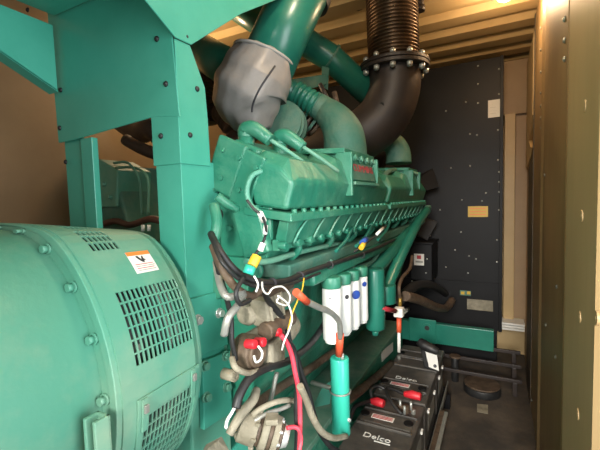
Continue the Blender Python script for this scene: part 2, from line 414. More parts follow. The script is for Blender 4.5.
# inclined strut behind, dark against the ceiling
for q in (fr,): pass

# ------------------------------------------------------------------ skid
sk = thing('skid_frame', 'heavy green steel base frame under the engine, dusty on top', 'frame', (-1.0, 1.8, 0))
SX = -.665
MB().bb((SX-.24, -.3, .44), (SX+.002, 2.95, .466)).obj('top_plate', GS, sk, .003)
MB().bb((SX-.012, -.3, .16), (SX, 2.95, .44)).bb((SX-.24, -.3, .14), (SX, 2.95, .165)).obj('side_rail', GE, sk, .004)
MB().bb((-1.32, -.3, .44), (-1.16, 2.95, .465)).bb((-1.32, -.3, .16), (-1.308, 2.95, .44)).obj('side_rail', GE, sk, .004)
MB().bb((-1.16, 2.86, .2), (-.66, 2.9, .46)).obj('cross_member', GE, sk, .004)
A = W(404, 318, Y=2.88); 
MB().bb((-.66, 2.88, .355), (-.02, 2.93, .505)).obj('cross_beam', GT, sk, .004)
MB().bb((-.60, 2.868, .355), (-.40, 2.88, .535)).obj('corner_plate', GT, sk, .01)
c = W(427, 328, Y=2.866); MB().ring(c, (0, 1, 0), .018, .034, .006).obj('hole_ring', GT, sk)
MB().cyl(c+V((0, -.001, 0)), c+V((0, .004, 0)), .019).obj('hole', BR, sk)
plate('data_label', W(381, 352, X=SX+.001), W(393, 342, X=SX+.001), W(393, 351, X=SX+.001), W(382, 362, X=SX+.001), -.001, PW, sk)
# ------------------------------------------------------------------ engine
en = thing('diesel_engine', 'large green V diesel engine with bolted intake housings and white filters', 'engine', (-1.0, 1.8, .45))
EY0, EY1 = .86, 2.80
# crankcase and oil pan
MB().prism([(-.64, .86), (-.60, 1.02), (-.60, 1.22), (-.66, 1.30), (-1.34, 1.30), (-1.40, 1.22), (-1.40, 1.02), (-1.36, .86)], 'Y', EY0, EY1).obj('crankcase', GE, en, .008)
b = MB().prism([(-.90, .47), (-.86, .50), (-.72, .86), (-1.28, .86), (-1.14, .50), (-1.10, .47)], 'Y', .90, 2.6)
b.obj('oil_pan', GE, en, .01)
for i in range(3):
    zz = .58+.09*i; xx = -.86+.14*(zz-.5)/.36
    MB().bb((xx-.05, .9, zz), (xx+.012, 2.6, zz+.012)).obj('pan_rib', GE, en, .003)
MB().bb((-.68, .90, .80), (-.66, 1.9, .90)).obj('side_cover', GE, en, .006)
# flywheel housing
MB().cyl((AX, .68, AZ-.03), (AX, .855, AZ-.03), .27, seg=48).obj('flywheel_housing', GE, en, .01)
MB().bb((-.80, .70, .50), (-.71, .86, 1.18)).obj('housing_foot', GD, en, .006)
MB().bb((-.79, .69, .47), (-.71, .95, .70)).obj('mount_bracket', GR, en, .006)
# right bank, tilted outward; profile taken at the near end
def bankprof(pts, y): return [(W(px, py, Y=y).x, W(px, py, Y=y).z) for px, py in pts]
bankp = bankprof([(218, 140), (264, 166), (249, 206), (266, 246), (268, 262), (240, 275), (206, 240), (209, 182)], .83)
hp = [(-.689, 1.625), (-.575, 1.575), (-.53, 1.44), (-.535, 1.335), (-.555, 1.285), (-.66, 1.24), (-.75, 1.30), (-.735, 1.50)]
NH = 8; LH = (2.80-.84)/NH
for k in range(NH):
    y0 = .84+k*LH
    h = MB().prism(hp, 'Y', y0+.004, y0+LH-.004).obj('cylinder_head', GE, en, .008)
    for j in range(3):                             # lower row of head bolts
        yy = y0+LH*(.2+.3*j)
        MB().cyl((-.56, yy, 1.325), (-.512, yy, 1.322), .013, seg=8).obj('boss', GE, h)
    MB().tube([(-.53, y0+LH*.5, 1.35), (-.515, y0+LH*.5, 1.31), (-.55, y0+LH*.5, 1.275)], .011, 10).obj('port_elbow', GE, h)
    # valve cover and its pair of quill elbows on top
    vcx, vcz = -.60, 1.625
    b = MB().box((-.63, y0+LH*.5, 1.585), (.10, LH*.80, .06), Matrix.Rotation(math.radians(24), 3, 'Y')); b.obj('valve_cover', GE, h, .012, 3)
# end face of the first head: plate steps
R25 = Matrix.Rotation(math.radians(25), 3, 'Y')
b = MB(); b.box((-.665, .832, 1.55), (.10, .02, .15), R25); b.box((-.60, .835, 1.50), (.07, .02, .17), R25); b.obj('end_cover', GE, en, .006)
for px, py in [(224, 150), (240, 158), (257, 168), (222, 178), (240, 190), (214, 190), (250, 203)]: MB().hexbolt(W(px, py, Y=.825), (0, -1, 0), .007, .010).obj('end_cover_bolt', GE, en)
# gear-case bits below the end face
b = MB(); b.cyl((-.70, .80, 1.22), (-.70, .86, 1.22), .04, seg=20); b.cyl((-.60, .845, 1.26), (-.60, .86, 1.26), .03, seg=20)
b.bb((-.78, .82, 1.12), (-.60, .87, 1.30)); b.obj('gear_case', GE, en, .006)
b = MB(); b.box((-.585, .835, 1.37), (.085, .03, .13), Matrix.Rotation(math.radians(-15), 3, 'Y')); b.obj('side_lug', GE, en, .006)
# quill elbows in front of the big housing
for (px, py, qx, qy, r) in [(247, 146, 237, 128, .02), (280, 152, 272, 140, .018)]:
    Yq = .90 if px < 260 else 1.0
    p = W(px, py+9, Y=Yq)
    f = MB(); f.cyl(p-V((0, 0, .04)), p+V((0, 0, .012)), .034, seg=20); f.cyl(p, p+V((0, 0, .05)), .024, seg=16)
    f.tube([p+V((0, 0, .045)), p+V((0, 0, .07)), p+V((.03, .0, .07)), p+V((.075, .01, .035))], [.022, .024, .022, .018], 14)
    e = f.obj('quill_elbow', GE, en)
    MB().tube([p+V((.07, .01, .04)), p+V((.11, .03, .01)), p+V((.15, .10, -.035))], .006, 8).obj('fuel_line', GD, e)
b = MB(); 
for i in range(5):
    p = W(262+8*i, 150+7*i, Y=.92); b.tube([p, p+V((.015, .01, -.015)), p+V((.03, .02, -.03))], .005, 8)
b.obj('fuel_line', GE, en)
# intake housings (two long bolted boxes)
def housing(y0, y1, ped0, ped1):
    # section: bottom flange z 1.415; near vertical outer face; sloped upper shoulder; flat top
    sec = [(-.575, 1.440), (-.475, 1.425), (-.452, 1.500), (-.485, 1.560), (-.56, 1.590), (-.60, 1.56)]
    sec2 = [(-.575, 1.440), (-.475, 1.425), (-.452, 1.500), (-.480, 1.575), (-.56, 1.610), (-.60, 1.58)]
    h = MB()
    mid = (y0+y1)/2
    def ring(y, s, dz=0, dx=0): return [V((x+dx, y, z+(dz if z > 1.52 else 0))) for x, z in s]
    rings = [ring(y0+.012, sec, -.03), ring(y0+.05, sec, 0), ring(ped0-.04, sec, .0), ring(ped0, sec2, .01), ring(ped1, sec2, .01), ring(ped1+.05, sec, 0), ring(y1-.03, sec, -.01), ring(y1, sec, -.03)]
    vs = [p for r_ in rings for p in r_]; n = len(sec); fs = [tuple(range(n)), tuple(range(len(vs)-1, len(vs)-n-1, -1))]
    for i in range(len(rings)-1):
        for j in range(n): fs.append((i*n+j, i*n+(j+1) % n, (i+1)*n+(j+1) % n, (i+1)*n+j))
    o = h.add(vs, fs).obj('intake_housing', GE, en, .012, 3)
    b = MB(); b.hull([V((-.60, y0, 1.438)), V((-.455, y0, 1.418)), V((-.455, y1, 1.418)), V((-.60, y1, 1.438))], [V((-.60, y0, 1.416)), V((-.455, y0, 1.396)), V((-.455, y1, 1.396)), V((-.60, y1, 1.416))])
    fl = b.obj('flange', GE, o, .003)
    n = 17
    for k in range(n):
        yy = y0+.03+(y1-y0-.06)*k/(n-1)
        MB().cyl((-.462, yy, 1.415), (-.462, yy, 1.428), .0075, seg=6).obj('bolt', GE, o)
    return o
h1 = housing(.815, 1.74, 1.18, 1.50)
h2 = housing(1.80, 2.80, 2.20, 2.55)
MB().hull([V((-.50, .83, 1.40)), V((-.47, .83, 1.40)), V((-.497, .85, 1.335)), V((-.53, .85, 1.335))], [V((-.50, 2.8, 1.40)), V((-.47, 2.8, 1.40)), V((-.497, 2.8, 1.335)), V((-.53, 2.8, 1.335))]).obj('manifold_panel', GE, en, .003)
MB().tube([W(262, 171, Y=.83), W(252, 176, Y=.81), W(247, 190, Y=.80), (W(250, 204, Y=.80)), W(259, 212, Y=.80)], .007, 10).obj('vent_hose', GD, en)
b = MB()                                            # lower row under the flange: wavy gasket edge
for k in range(26):
    yy = .84+k*.076; b.cyl((-.51, yy, 1.335), (-.484, yy, 1.333), .012, seg=8)
b.bb((-.53, .84, 1.318), (-.508, 2.8, 1.348)); b.obj('manifold_rail', GE, en, .003)
for k in range(16):
    yy = .90+k*.122; MB().tube([(-.466, yy+.03, 1.40), (-.476, yy, 1.37), (-.492, yy-.01, 1.335)], .0035, 6).obj('manifold_stud', GD, en)
# pedestal with bolts, name plate, elbow
def pedestal(y0, y1, txt):
    o = MB().hull([V((-.66, y0, 1.50)), V((-.450, y0, 1.495)), V((-.450, y1, 1.495)), V((-.66, y1, 1.50))],
                  [V((-.66, y0+.01, 1.618)), V((-.476, y0+.01, 1.612)), V((-.476, y1-.01, 1.612)), V((-.66, y1-.01, 1.618))]).obj('outlet_base', GE, en, .004)
    MB().box((-.56, (y0+y1)/2, 1.622), (.19, y1-y0+.03, .018), Matrix.Rotation(math.radians(3), 3, 'Y')).obj('outlet_flange', GE, o, .003)
    for k in range(5): MB().hexbolt(V((-.470, y0+.02+(y1-y0-.04)*k/4, 1.600)), (.97, 0, .2), .011, .014).obj('bolt', GD, o)
    MB().bb((-.50, y0-.014, 1.46), (-.440, y0+.002, 1.612)).obj('rib', GE, o, .004)
    MB().bb((-.50, y1-.002, 1.50), (-.445, y1+.010, 1.612)).obj('rib', GE, o, .004)
    if txt:
        a = V((-.4565, (y0+y1)/2+.005, 1.549)); up = V((-.22, 0, 1)).normalized(); nx = V((0, 1, 0)).cross(up)
        pl = MB().box(a, (.004, (y1-y0)*.86, .064), Matrix.Rotation(math.radians(-12.5), 3, 'Y')).obj('name_plate', GK, o, .002)
        text('CUMMINS', a+nx*.0028+up*.012, (0, 1, 0), up, .027, RI, pl, width=(y1-y0)*.74)
        MB().bb((-.455, y0+.01, 1.500), (-.436, y1-.01, 1.511)).obj('lip', GD, o, .002)
    return o
pedestal(1.235, 1.55, True)
pedestal(2.28, 2.52, False)
# elbows into the pedestals
MB().tube([W(346, 162, X=-.60), W(345, 148, X=-.60), W(343, 134, X=-.605), W(336, 121, X=-.64), W(324, 110, X=-.70), W(313, 103, X=-.74)], [.094, .094, .089, .076, .060, .053], 28).obj('outlet_elbow', GK, en)
MB().ring(W(346, 158, X=-.60), (0, 0, 1), .07, .10, .018).obj('elbow_collar', GE, en, .003)
MB().tube([(-.555, 2.40, 1.665), (-.56, 2.40, 1.74), (-.60, 2.37, 1.80), (-.72, 2.32, 1.83), (-.86, 2.3, 1.83)], [.08, .075, .066, .06, .06], 24).obj('outlet_elbow', GK, en)
b = MB(); b.ribbed([W(318, 106, X=-.72), W(296, 93, X=-.82)], .052, .004, 5); b.obj('hose_coupling', GT, en)
MB().tube([W(300, 96, X=-.80), W(272, 80, X=-.92)], .047, 24, smooth_path=False).obj('crossover_pipe', GT, en)
# turbo intakes: ringed drum behind the quills and rust hose
c = W(283, 124, Y=1.45)
b = MB(); b.cyl(c+V((-.05, .12, -.0)), c+V((.02, -.05, 0)), .085, seg=32); b.ring(c+V((.0, -.01, 0)), (.35, -.9, 0), .06, .100, .02); b.ring(c+V((-.02, .05, 0)), (.35, -.9, 0), .06, .103, .02)
b.obj('turbocharger', GK, en)
b = MB(); c = W(232, 122, Y=1.35); b.ribbed([c+V((-.05, .02, .06)), c+V((.02, 0, -.01)), c+V((.05, .02, -.10))], .062, .006, 7); b.obj('rust_hose', RU, en)
b = MB(); c = W(204, 82, Y=1.6); b.ribbed([c+V((-.01, 0, .13)), c+V((0, 0, -.22))], .06, .008, 14); b.obj('exhaust_bellows', CB, en)
b = MB(); c = W(222, 92, Y=1.7); b.tube([c+V((0, .0, .1)), c, c+V((.06, 0, -.12)), c+V((.2, 0, -.14))], .09, 20); b.obj('exhaust_manifold', BM, en)
# left bank seen through the frame opening
b = MB().prism([(-1.31, 1.61), (-1.52, 1.48), (-1.47, 1.24), (-1.28, 1.24), (-1.22, 1.30)], 'Y', .95, 2.8); b.obj('left_bank', GK, en, .01)
b = MB(); c = W(118, 185, Y=1.02)
b.prism([(c.x-.12, c.z-.09), (c.x+.09, c.z-.09), (c.x+.11, c.z+.05), (c.x+.0, c.z+.10), (c.x-.05, c.z+.07)], 'Y', .94, 1.1); b.cyl((c.x-.11, .96, c.z-.03), (c.x-.11, 1.1, c.z-.03), .05, seg=20); b.obj('left_housing', GD, en, .006)  # lighter green paint stands in for light that the post blocks
for dx, dz in [(-.02, -.02), (.03, .0), (-.05, .03), (.06, -.05)]: MB().hexbolt(V((c.x+dx, .938, c.z+dz)), (0, -1, 0), .008, .01).obj('housing_bolt', GD, en)
b = MB(); 
b.tube([W(114, 163, Y=.92), W(128, 163, Y=.92), W(139, 178, Y=.92), W(141, 195, Y=.92), W(142, 215, Y=.92)], .005, 8)
b.tube([W(116, 168, Y=.93), W(136, 168, Y=.93), W(148, 180, Y=.92), W(148, 215, Y=.92)], .005, 8); b.obj('fuel_line', GD, en)
b = MB().tube([W(98, 226, Y=.93), W(115, 221, Y=.92), W(130, 225, Y=.90), W(150, 219, Y=.90), W(165, 223, Y=.90)], .012, 10); b.obj('dark_hose', RU, en)
for px in (143, 149): MB().cyl(W(px, 231, Y=.86), W(px, 225, Y=.86), .006).obj('plug', PW, en)
b = MB(); b.tube([W(122, 122, Y=1.5), W(140, 132, Y=1.45), W(152, 128, Y=1.4), W(165, 140, Y=1.4)], .06, 16); b.tube([W(126, 140, Y=1.3), W(145, 150, Y=1.3), W(170, 158, Y=1.3)], .03, 12); b.obj('left_turbo', BM, en)
# water rail under the heads, side pipes
b = MB(); b.bb((-.60, .88, 1.235), (-.50, 2.6, 1.275)); b.obj('oil_rail', GK, en, .006)
b = MB(); b.bb((-.60, 1.0, 1.19), (-.49, 2.1, 1.23)); b.obj('cable_tray', GE, en, .004)
MB().tube([W(427, 210, X=-.44), W(417, 224, X=-.44), W(399, 260, X=-.45), W(385, 292, X=-.46)], .028, 18).obj('coolant_pipe', GT, en)
MB().tube([W(421, 220, X=-.49), W(403, 238, X=-.49), W(382, 262, X=-.49), W(366, 275, X=-.51)], .031, 18).obj('coolant_pipe', GT, en)
p = W(428, 209, X=-.44); MB().box(p, (.03, .09, .05)).obj('pipe_flange', GD, en, .004)
p = W(385, 292, X=-.46); MB().cyl(p+V((0, 0, -.05)), p+V((0, 0, .035)), .05).obj('pipe_socket', GT, en, .004)
# filters
for k, (x0, x1, yt, yb, wl) in enumerate([(322, 341, 289, 342, 0), (333.5, 351, 285, 334, 0), (344, 359.5, 281, 328, 0), (353.5, 367.5, 277, 322, 0)]):
    Yk = 1.10+.165*k
    xm = -.475
    pt = W((x0+x1)/2, yt, X=xm); Yk = pt.y
    pt = V((xm, Yk, pt.z)); zb = W((x0+x1)/2+1, yb, X=xm).z
    dep = (pt-CAM).dot(RW @ V((0, 0, -1))); r = (19, 17.5, 15.5, 14)[k]/2*dep/FOC
    f = MB().cyl((xm, Yk, zb+.008), (xm, Yk, pt.z+.004), r, seg=32).obj('fuel_filter', WH, en, .006, 3)
    MB().cyl((xm, Yk, pt.z+.0045), (xm, Yk, pt.z+.042), r*1.03, seg=32).obj('filter_cap', GE, f, .004)
    MB().cyl((xm, Yk, zb+.0), (xm, Yk, zb+.008), r*.8, seg=24).obj('filter_base', WH, f)
    # printed mark on the side turned to the camera
    n = V((-xm*.75, -Yk, 0)).normalized(); s_ = V((-n.y, n.x, 0))*-1
    if k: n = (n+V((.9, 0, 0))).normalized()
    q = V((xm, Yk, pt.z-.035))+n*(r+.0006)
    if k == 0: text('E47', q+V((0, 0, .012)), -s_ if s_.dot(V((1, 0, 0))) < 0 else s_, (0, 0, 1), .006, INK, f, 'print')
    elif k == 1: MB().dome(q, n, .008, .001).obj('print', INK, f)
    elif k == 2: MB().dome(q-V((0, 0, .01)), n, .017, .0015).obj('print', BU, f)
    else: MB().dome(q+V((0, 0, .012)), n, .010, .001).obj('print', BU, f)
b = MB(); p0 = W(330, 281, X=-.50); b.bb((-.60, .98, p0.z+.018), (-.475, 1.75, p0.z+.06)); b.obj('filter_head', GE, en, .015, 3)
p = W(375, 300, X=-.47); MB().cyl((p.x, p.y, p.z-.13), (p.x, p.y, p.z+.14), .042, seg=24).obj('separator_bowl', GT, en, .012, 3)
MB().cyl((p.x, p.y, p.z-.155), (p.x, p.y, p.z-.13), .015, seg=12).obj('drain_plug', GT, en)
# starters
def starter(p, scale, label=False):
    p = V(p)
    s_ = MB()
    s_.tube([p+V((0, -.085, 0)), p+V((0, -.07, 0)), p+V((0, .12, 0)), p+V((0, .16, 0))], [.038*scale, .052*scale, .052*scale, .042*scale], 24, smooth_path=False)
    st = s_.obj('starter_motor', CA, en, .003)
    MB().ring(p+V((0, .03, 0)), (0, 1, 0), .045*scale, .056*scale, .014).obj('clamp_band', SG, st)
    MB().tube([p+V((.05, -.06, .055)), p+V((.05, .07, .055))], .028*scale, 20, smooth_path=False).obj('solenoid', CB, st, .004)
    return st
s1 = starter(W(262, 342, X=-.56), .82)
s2 = starter(W(262, 307, X=-.57), .58)
b = MB(); q = W(268, 306, X=-.53); b.box(q, (.05, .085, .075), Matrix.Rotation(math.radians(12), 3, 'X')); 
for i in range(3): b.box(q+V((.027, -.028+.028*i, 0)), (.008, .01, .072), Matrix.Rotation(math.radians(12), 3, 'X'))
b.obj('gear_nose', CA, s2, .006)
b = MB(); q = W(271, 352, X=-.52); b.box(q, (.05, .07, .075)); b.obj('solenoid_block', CA, s1, .008)
b = MB(); q = W(250, 352, X=-.53); b.cyl(q+V((-.03, 0, 0)), q+V((.02, 0, 0)), .042, seg=20); b.ring(q+V((.022, 0, 0)), (1, 0, 0), .018, .034, .012); b.obj('drive_end', CB, s1, .004)
for px, py in [(253, 345), (262, 343), (278, 333)]:
    q = W(px, py, X=-.49); MB().cyl(q+V((-.02, 0, 0)), q+V((.008, 0, .003)), .011, seg=12).obj('terminal_boot', RD, s1, .003)
MB().tube([W(232, 358, X=-.52), W(236, 368, X=-.50), W(250, 373, X=-.50), W(268, 366, X=-.50)], .007, 10).obj('clamp_strap', CA, s1)
q = W(234, 376, X=-.53); MB().cyl(q+V((-.03, 0, 0)), q+V((.004, 0, 0)), .013, seg=16).ring(q+V((.004, 0, 0)), (1, 0, 0), .005, .011, .005).obj('mount_stud', CA, s1)

# ------------------------------------------------------------------ radiator and fan
ra = thing('radiator', 'tall black radiator cabinet with riveted panel and fan at the far end', 'radiator', (-.95, 3.5, 0))
RY = 3.40
MB().bb((-1.93, RY, .34), (.028, RY+.20, 2.53)).obj('panel', BK, ra, .004)
MB().bb((.010, RY-.02, .34), (.034, RY+.01, 2.53)).obj('edge_trim', BK, ra, .002)
MB().bb((-1.93, RY-.012, .72), (.01, RY, .735)).obj('seam_strip', BK, ra)
MB().bb((-1.90, RY+.01, .05), (.0, RY+.19, .34)).obj('base', BK, ra, .004)
for px, py in [(499, 69), (478, 66), (478, 84), (499, 94), (478, 103), (466, 102), (446, 111), (477, 135), (470, 134), (409, 118), (498, 130), (498, 160), (470, 166), (486, 193), (499, 172), (499, 182), (499, 192), (499, 210), (482, 201), (497, 240), (461, 232), (469, 256), (468, 273), (476, 259), (446, 267), (430, 236), (455, 250), (440, 292), (497, 262), (462, 200), (451, 168), (440, 210)]:
    MB().dome(W(px, py, Y=RY), (0, -1, 0), .0075, .006, seg=8).obj('rivet', ST, ra)
def flat(name, x0, y0, x1, y1, Y, m, parent, t=.002):
    a = W(x0, y1, Y=Y); c = W(x1, y0, Y=Y); return MB().bb((a.x, Y-t, a.z), (c.x, Y, c.z)).obj(name, m, parent)
l = flat('paper_label', 488, 99, 500, 118, RY, PW, ra)
for k in range(4): flat('text_line', 490, 104+3*k, 497-(k % 2), 104.9+3*k, RY-.002, SG, l, .0005)
l = flat('yellow_label', 468, 206, 488, 217, RY, YL, ra)
for k in range(3): flat('text_line', 470, 208+3*k, 486, 209+3*k, RY-.002, OG, l, .0005)
l = flat('small_label', 460, 291, 471, 295, RY, GK, ra)
for x0 in (461, 467): flat('text_block', x0, 291.6, x0+3.5, 294.2, RY-.002, YL, l, .0005)
flat('beige_patch', 467, 301, 493, 309, RY, CA, ra)
# fan in front of the core
fc = V((-.95, 3.10, 1.42))
fan = MB().cyl(fc+V((0, -.05, 0)), fc+V((0, .06, 0)), .13, seg=32).obj('fan_hub', BM, ra, .01)
for k in range(8):
    a = 2*PI*k/8+.33; u = V((math.cos(a), 0, math.sin(a))); w = V((-math.sin(a), 0, math.cos(a)))
    A, B = [], []
    for (r_, hw, tw) in [(.12, .055, .7), (.55, .085, .35)]:
        q = fc+u*r_; s_ = (w*math.cos(tw)+V((0, 1, 0))*math.sin(tw))*hw; nn = (w*-math.sin(tw)+V((0, 1, 0))*math.cos(tw))*.004
        (A if not A else B).extend([q-s_-nn, q+s_-nn, q+s_+nn, q-s_+nn])
    MB().hull(A, B).obj('fan_blade', BK, fan, .002)
MB().cyl((-.95, 2.80, 1.42), (-.95, 3.05, 1.42), .05).obj('fan_shaft', BM, ra)

# black control box beside the pipes
cb = thing('junction_box', 'black steel junction box with white warning label in front of the radiator', 'box', (-.62, 3.0, 1.0))
p0 = W(410, 280, Y=3.0); p1 = W(432, 244, Y=3.0)
MB().bb((p0.x, 3.0, p0.z), (p1.x, 3.30, p1.z)).obj('enclosure', BK, cb, .008)
MB().bb((p0.x-.01, 2.99, p1.z-.004), (p1.x+.01, 3.30, p1.z+.012)).obj('lid', BK, cb, .004)
l = flat('warning_label', 414, 254, 424, 265, 2.998, PW, cb)
flat('pictogram', 417, 255.5, 421, 259, 2.996, RI, l, .001); flat('text_line', 415.5, 261, 423, 262.5, 2.996, SG, l, .001)
for px, py in [(427, 259), (426, 273), (412, 281)]: MB().dome(W(px, py, Y=2.999), (0, -1, 0), .007, .006, seg=8).obj('screw', ST, cb)

# ------------------------------------------------------------------ exhaust
ex = thing('exhaust_elbow', 'large black exhaust elbow with bolted flange under the flexible bellows', 'pipe', (-.55, 2.2, 2.2))
E0 = W(394, 69, Y=2.2); E0 = V((E0.x, 2.2, E0.z))
R0 = .147
MB().tube([E0+V((0, 0, .02)), E0+V((-.005, 0, -.12)), E0+V((-.06, -.02, -.26)), E0+V((-.19, -.06, -.37)), E0+V((-.36, -.10, -.44)), E0+V((-.55, -.12, -.47))], [R0, R0, R0, R0, R0, R0], 36).obj('elbow', BM, ex)
MB().ring(E0+V((0, 0, -.005)), (0, 0, 1), .12, .195, .020, 48).obj('flange', BM, ex, .003)
for k in range(12):
    a = 2*PI*k/12+.2; q = E0+V((.172*math.cos(a), .172*math.sin(a), 0))
    b_ = MB(); b_.cyl(q+V((0, 0, -.045)), q+V((0, 0, .055)), .009, seg=6); b_.cyl(q+V((0, 0, -.04)), q+V((0, 0, -.018)), .017, seg=6); b_.cyl(q+V((0, 0, .03)), q+V((0, 0, .048)), .016, seg=6)
    b_.obj('bolt', ST, ex)
MB().cyl(E0+V((-.03, -.16, -.23)), E0+V((-.025, -.13, -.22)), .014, seg=12).obj('sensor_plug', BR, ex)
be = thing('exhaust_bellows', 'ribbed bronze coloured flexible exhaust bellows rising to the ceiling', 'bellows', tuple(E0+V((0, 0, .02))))
MB().ring(E0+V((0, 0, .017)), (0, 0, 1), .12, .195, .018, 48).obj('flange', BM, be, .003)
MB().ribbed([E0+V((0, 0, .02)), E0+V((-.006, .0, .2)), E0+V((-.012, 0, .44))], .136, .008, 22, 40, 5).obj('corrugated_tube', BL, be)
for q in [W(358, 3, Y=2.3), W(420, 5, Y=2.3)]:
    rb = MB().cyl(q+V((0, 0, -.03)), q+V((0, 0, .05)), .022, seg=14); rb.cyl(q+V((0, 0, -.035)), q+V((0, 0, -.005)), .030, seg=6); rb.obj('hanger_nut', BM, be)

# green intake pipes
dp = thing('intake_pipe', 'thick glossy green pipe slanting up to the ceiling out of a grey cloth boot', 'pipe', (-.8, 1.3, 2.0))
D0 = W(262, 78, Y=1.28); D1 = W(284, 28, Y=1.34); D2 = W(330, -66, Y=1.46)
rp = .108
MB().tube([D0, D1, D2], rp, 40, smooth_path=False).obj('tube', GT, dp)
d = (D2-D0).normalized()
q = W(318, 10, Y=1.41)
MB().ring(W(303, -6, Y=1.42), d, .10, .118, .03, 40).obj('end_band', BR, dp)
bt = thing('insulation_boot', 'grey quilted cloth insulation boot wrapped around the pipe joint', 'insulation', tuple(D0))
pts = [W(268, 60, Y=1.28), W(259, 80, Y=1.26), W(250, 100, Y=1.25), W(247, 118, Y=1.25)]
bo = MB().tube([W(264, 57, Y=1.28), W(260, 68, Y=1.27), W(255, 80, Y=1.26), W(251, 92, Y=1.25), (W(250, 102, Y=1.25)), W(253, 112, Y=1.26), W(258, 123, Y=1.27), W(262, 131, Y=1.28)], [.116, .130, .142, .146, .138, .118, .085, .04], 48)
for v in bo.bm.verts:                                   # soft folds in the cloth
    n = (v.co - W(252, 92, Y=1.26)).normalized()
    v.co += n*(.0035*math.sin(v.co.z*55+v.co.x*38)+.0025*math.sin(v.co.x*110-v.co.z*60+1.3))
bo.obj('cloth_body', BOOT, bt)
def loop(c, ax, r, rr, m, name, parent, seg=40):
    ax = V(ax).normalized(); u = ax.orthogonal().normalized(); w = ax.cross(u)
    return MB().tube([V(c)+(u*math.cos(2*PI*i/seg)+w*math.sin(2*PI*i/seg))*r for i in range(seg+1)], rr, 8, smooth_path=False).obj(name, m, parent)
loop(W(264, 57, Y=1.28), (W(264, 57, Y=1.28)-W(259, 72, Y=1.27)), .120, .006, PIP, 'rim_piping', bt)
cp = W(246, 86, Y=1.26)
MB().tube([W(240, 46, Y=1.24), W(227, 62, Y=1.18), W(219, 80, Y=1.17), W(219, 94, Y=1.18), W(223, 108, Y=1.20)], .008, 8).obj('side_piping', PIP, bt)
MB().tube([W(275, 66, Y=1.150), W(268, 76, Y=1.125), W(259, 90, Y=1.10), W(253, 104, Y=1.105), W(252, 112, Y=1.115)], .0035, 8).obj('seam', INK, bt)
ct = thing('crossover_tube', 'wide dark green tube crossing behind the tall frame post', 'pipe', (-1.1, 1.5, 2.1))
MB().tube([W(238, 74, Y=1.42), W(215, 60, Y=1.50), W(170, 32, Y=1.62), W(130, 2, Y=1.75)], .088, 32, smooth_path=False).obj('tube', GT, ct)
rt = thing('charge_air_pipe', 'dull green pipe with welded flange running down to the black elbow', 'pipe', (-.75, 1.9, 2.2))
F0 = W(270, 20, Y=1.80); F1 = W(331, 58, Y=2.02); F2 = W(376, 100, Y=2.22)
MB().tube([F0, F1, F2], .074, 28, smooth_path=False).obj('tube', GT, rt)
MB().ring(F1, (F2-F0), .06, .082, .012, 32).obj('flange', GK, rt)
ut = thing('upper_pipe', 'dark green pipe high against the ceiling behind the thick slanting pipe', 'pipe', (-1.1, 1.9, 2.4))
MB().tube([W(232, 2, Y=1.75), W(262, 22, Y=1.80), W(285, 45, Y=1.85)], .08, 28, smooth_path=False).obj('tube', GT, ut)
br = thing('pipe_bracket', 'green channel bracket below the charge air pipe', 'bracket', (-.9, 1.8, 2.0))
MB().hull([W(286, 80, Y=1.7), W(327, 74, Y=1.9), W(327, 84, Y=1.9), W(288, 96, Y=1.7)], [W(286, 80, Y=1.76), W(327, 74, Y=1.96), W(327, 84, Y=1.96), W(288, 96, Y=1.76)]).obj('channel', GK, br, .004)
MB().hull([W(322, 66, Y=1.90), W(329, 68, Y=1.90), W(328, 90, Y=1.90), W(321, 86, Y=1.90)], [W(322, 66, Y=1.91), W(329, 68, Y=1.91), W(328, 90, Y=1.91), W(321, 86, Y=1.91)]).obj('tab', GK, br)
for px, py, qx, qy in [(326, 84, 330, 100), (336, 92, 342, 108), (318, 88, 322, 104)]:
    pass

# ------------------------------------------------------------------ hoses, cables, small fittings
def cable(name, pts, r, m, label, cat='cable', group=None, seg=10):
    o = MB().tube([W(a, b, X=x) if x is not None else W(a, b, Y=y) for a, b, x, y in [(q+(None,) if len(q) == 3 else q) for q in pts]], r, seg).obj(name, m)
    return tag(o, label, cat, group)
cable('wiring_loom', [(211, 234, -.56), (218, 248, -.51), (229, 264, -.49), (243, 276, -.48), (262, 282, -.47), (285, 281, -.47), (305, 273, -.47), (325, 266, -.47), (350, 258, -.47), (372, 250, -.47), (394, 240, -.47)], .008, BR, 'thick black wiring loom sagging along the green engine side', 'wiring')
cable('corrugated_conduit', [(213, 246, -.53), (222, 268, -.49), (236, 288, -.48), (252, 296, -.48), (262, 287, -.475)], .009, CB, 'dusty brown corrugated conduit curving beside the post', 'conduit')
cable('grey_hose', [(216, 262, -.55), (220, 284, -.51), (228, 297, -.48), (243, 293, -.475), (238, 305, -.47), (228, 318, -.47), (224, 335, -.48)], .008, SG, 'grey dusty hose bending down between post and starter', 'hose')
cable('thin_cable', [(212, 240, -.54), (222, 262, -.475), (240, 280, -.465), (262, 287, -.46), (290, 284, -.46), (320, 273, -.46)], .004, BR, 'thin black cable tied under the wiring loom')
cable('black_hose', [(236, 408, -.50), (240, 394, -.50), (250, 378, -.50), (266, 368, -.50), (290, 360, -.50), (312, 342, -.51), (328, 318, -.52)], .0105, BR, 'thick black hose arching below the dirty starter motor', 'hose')
cable('sensor_wire', [(247, 200, -.47), (254, 209, -.455), (262, 216, -.44), (266, 228, -.44), (264, 240, -.45), (257, 252, -.45), (251, 262, -.46)], .003, BR, 'thin sensor wire hanging down the near end of the engine')
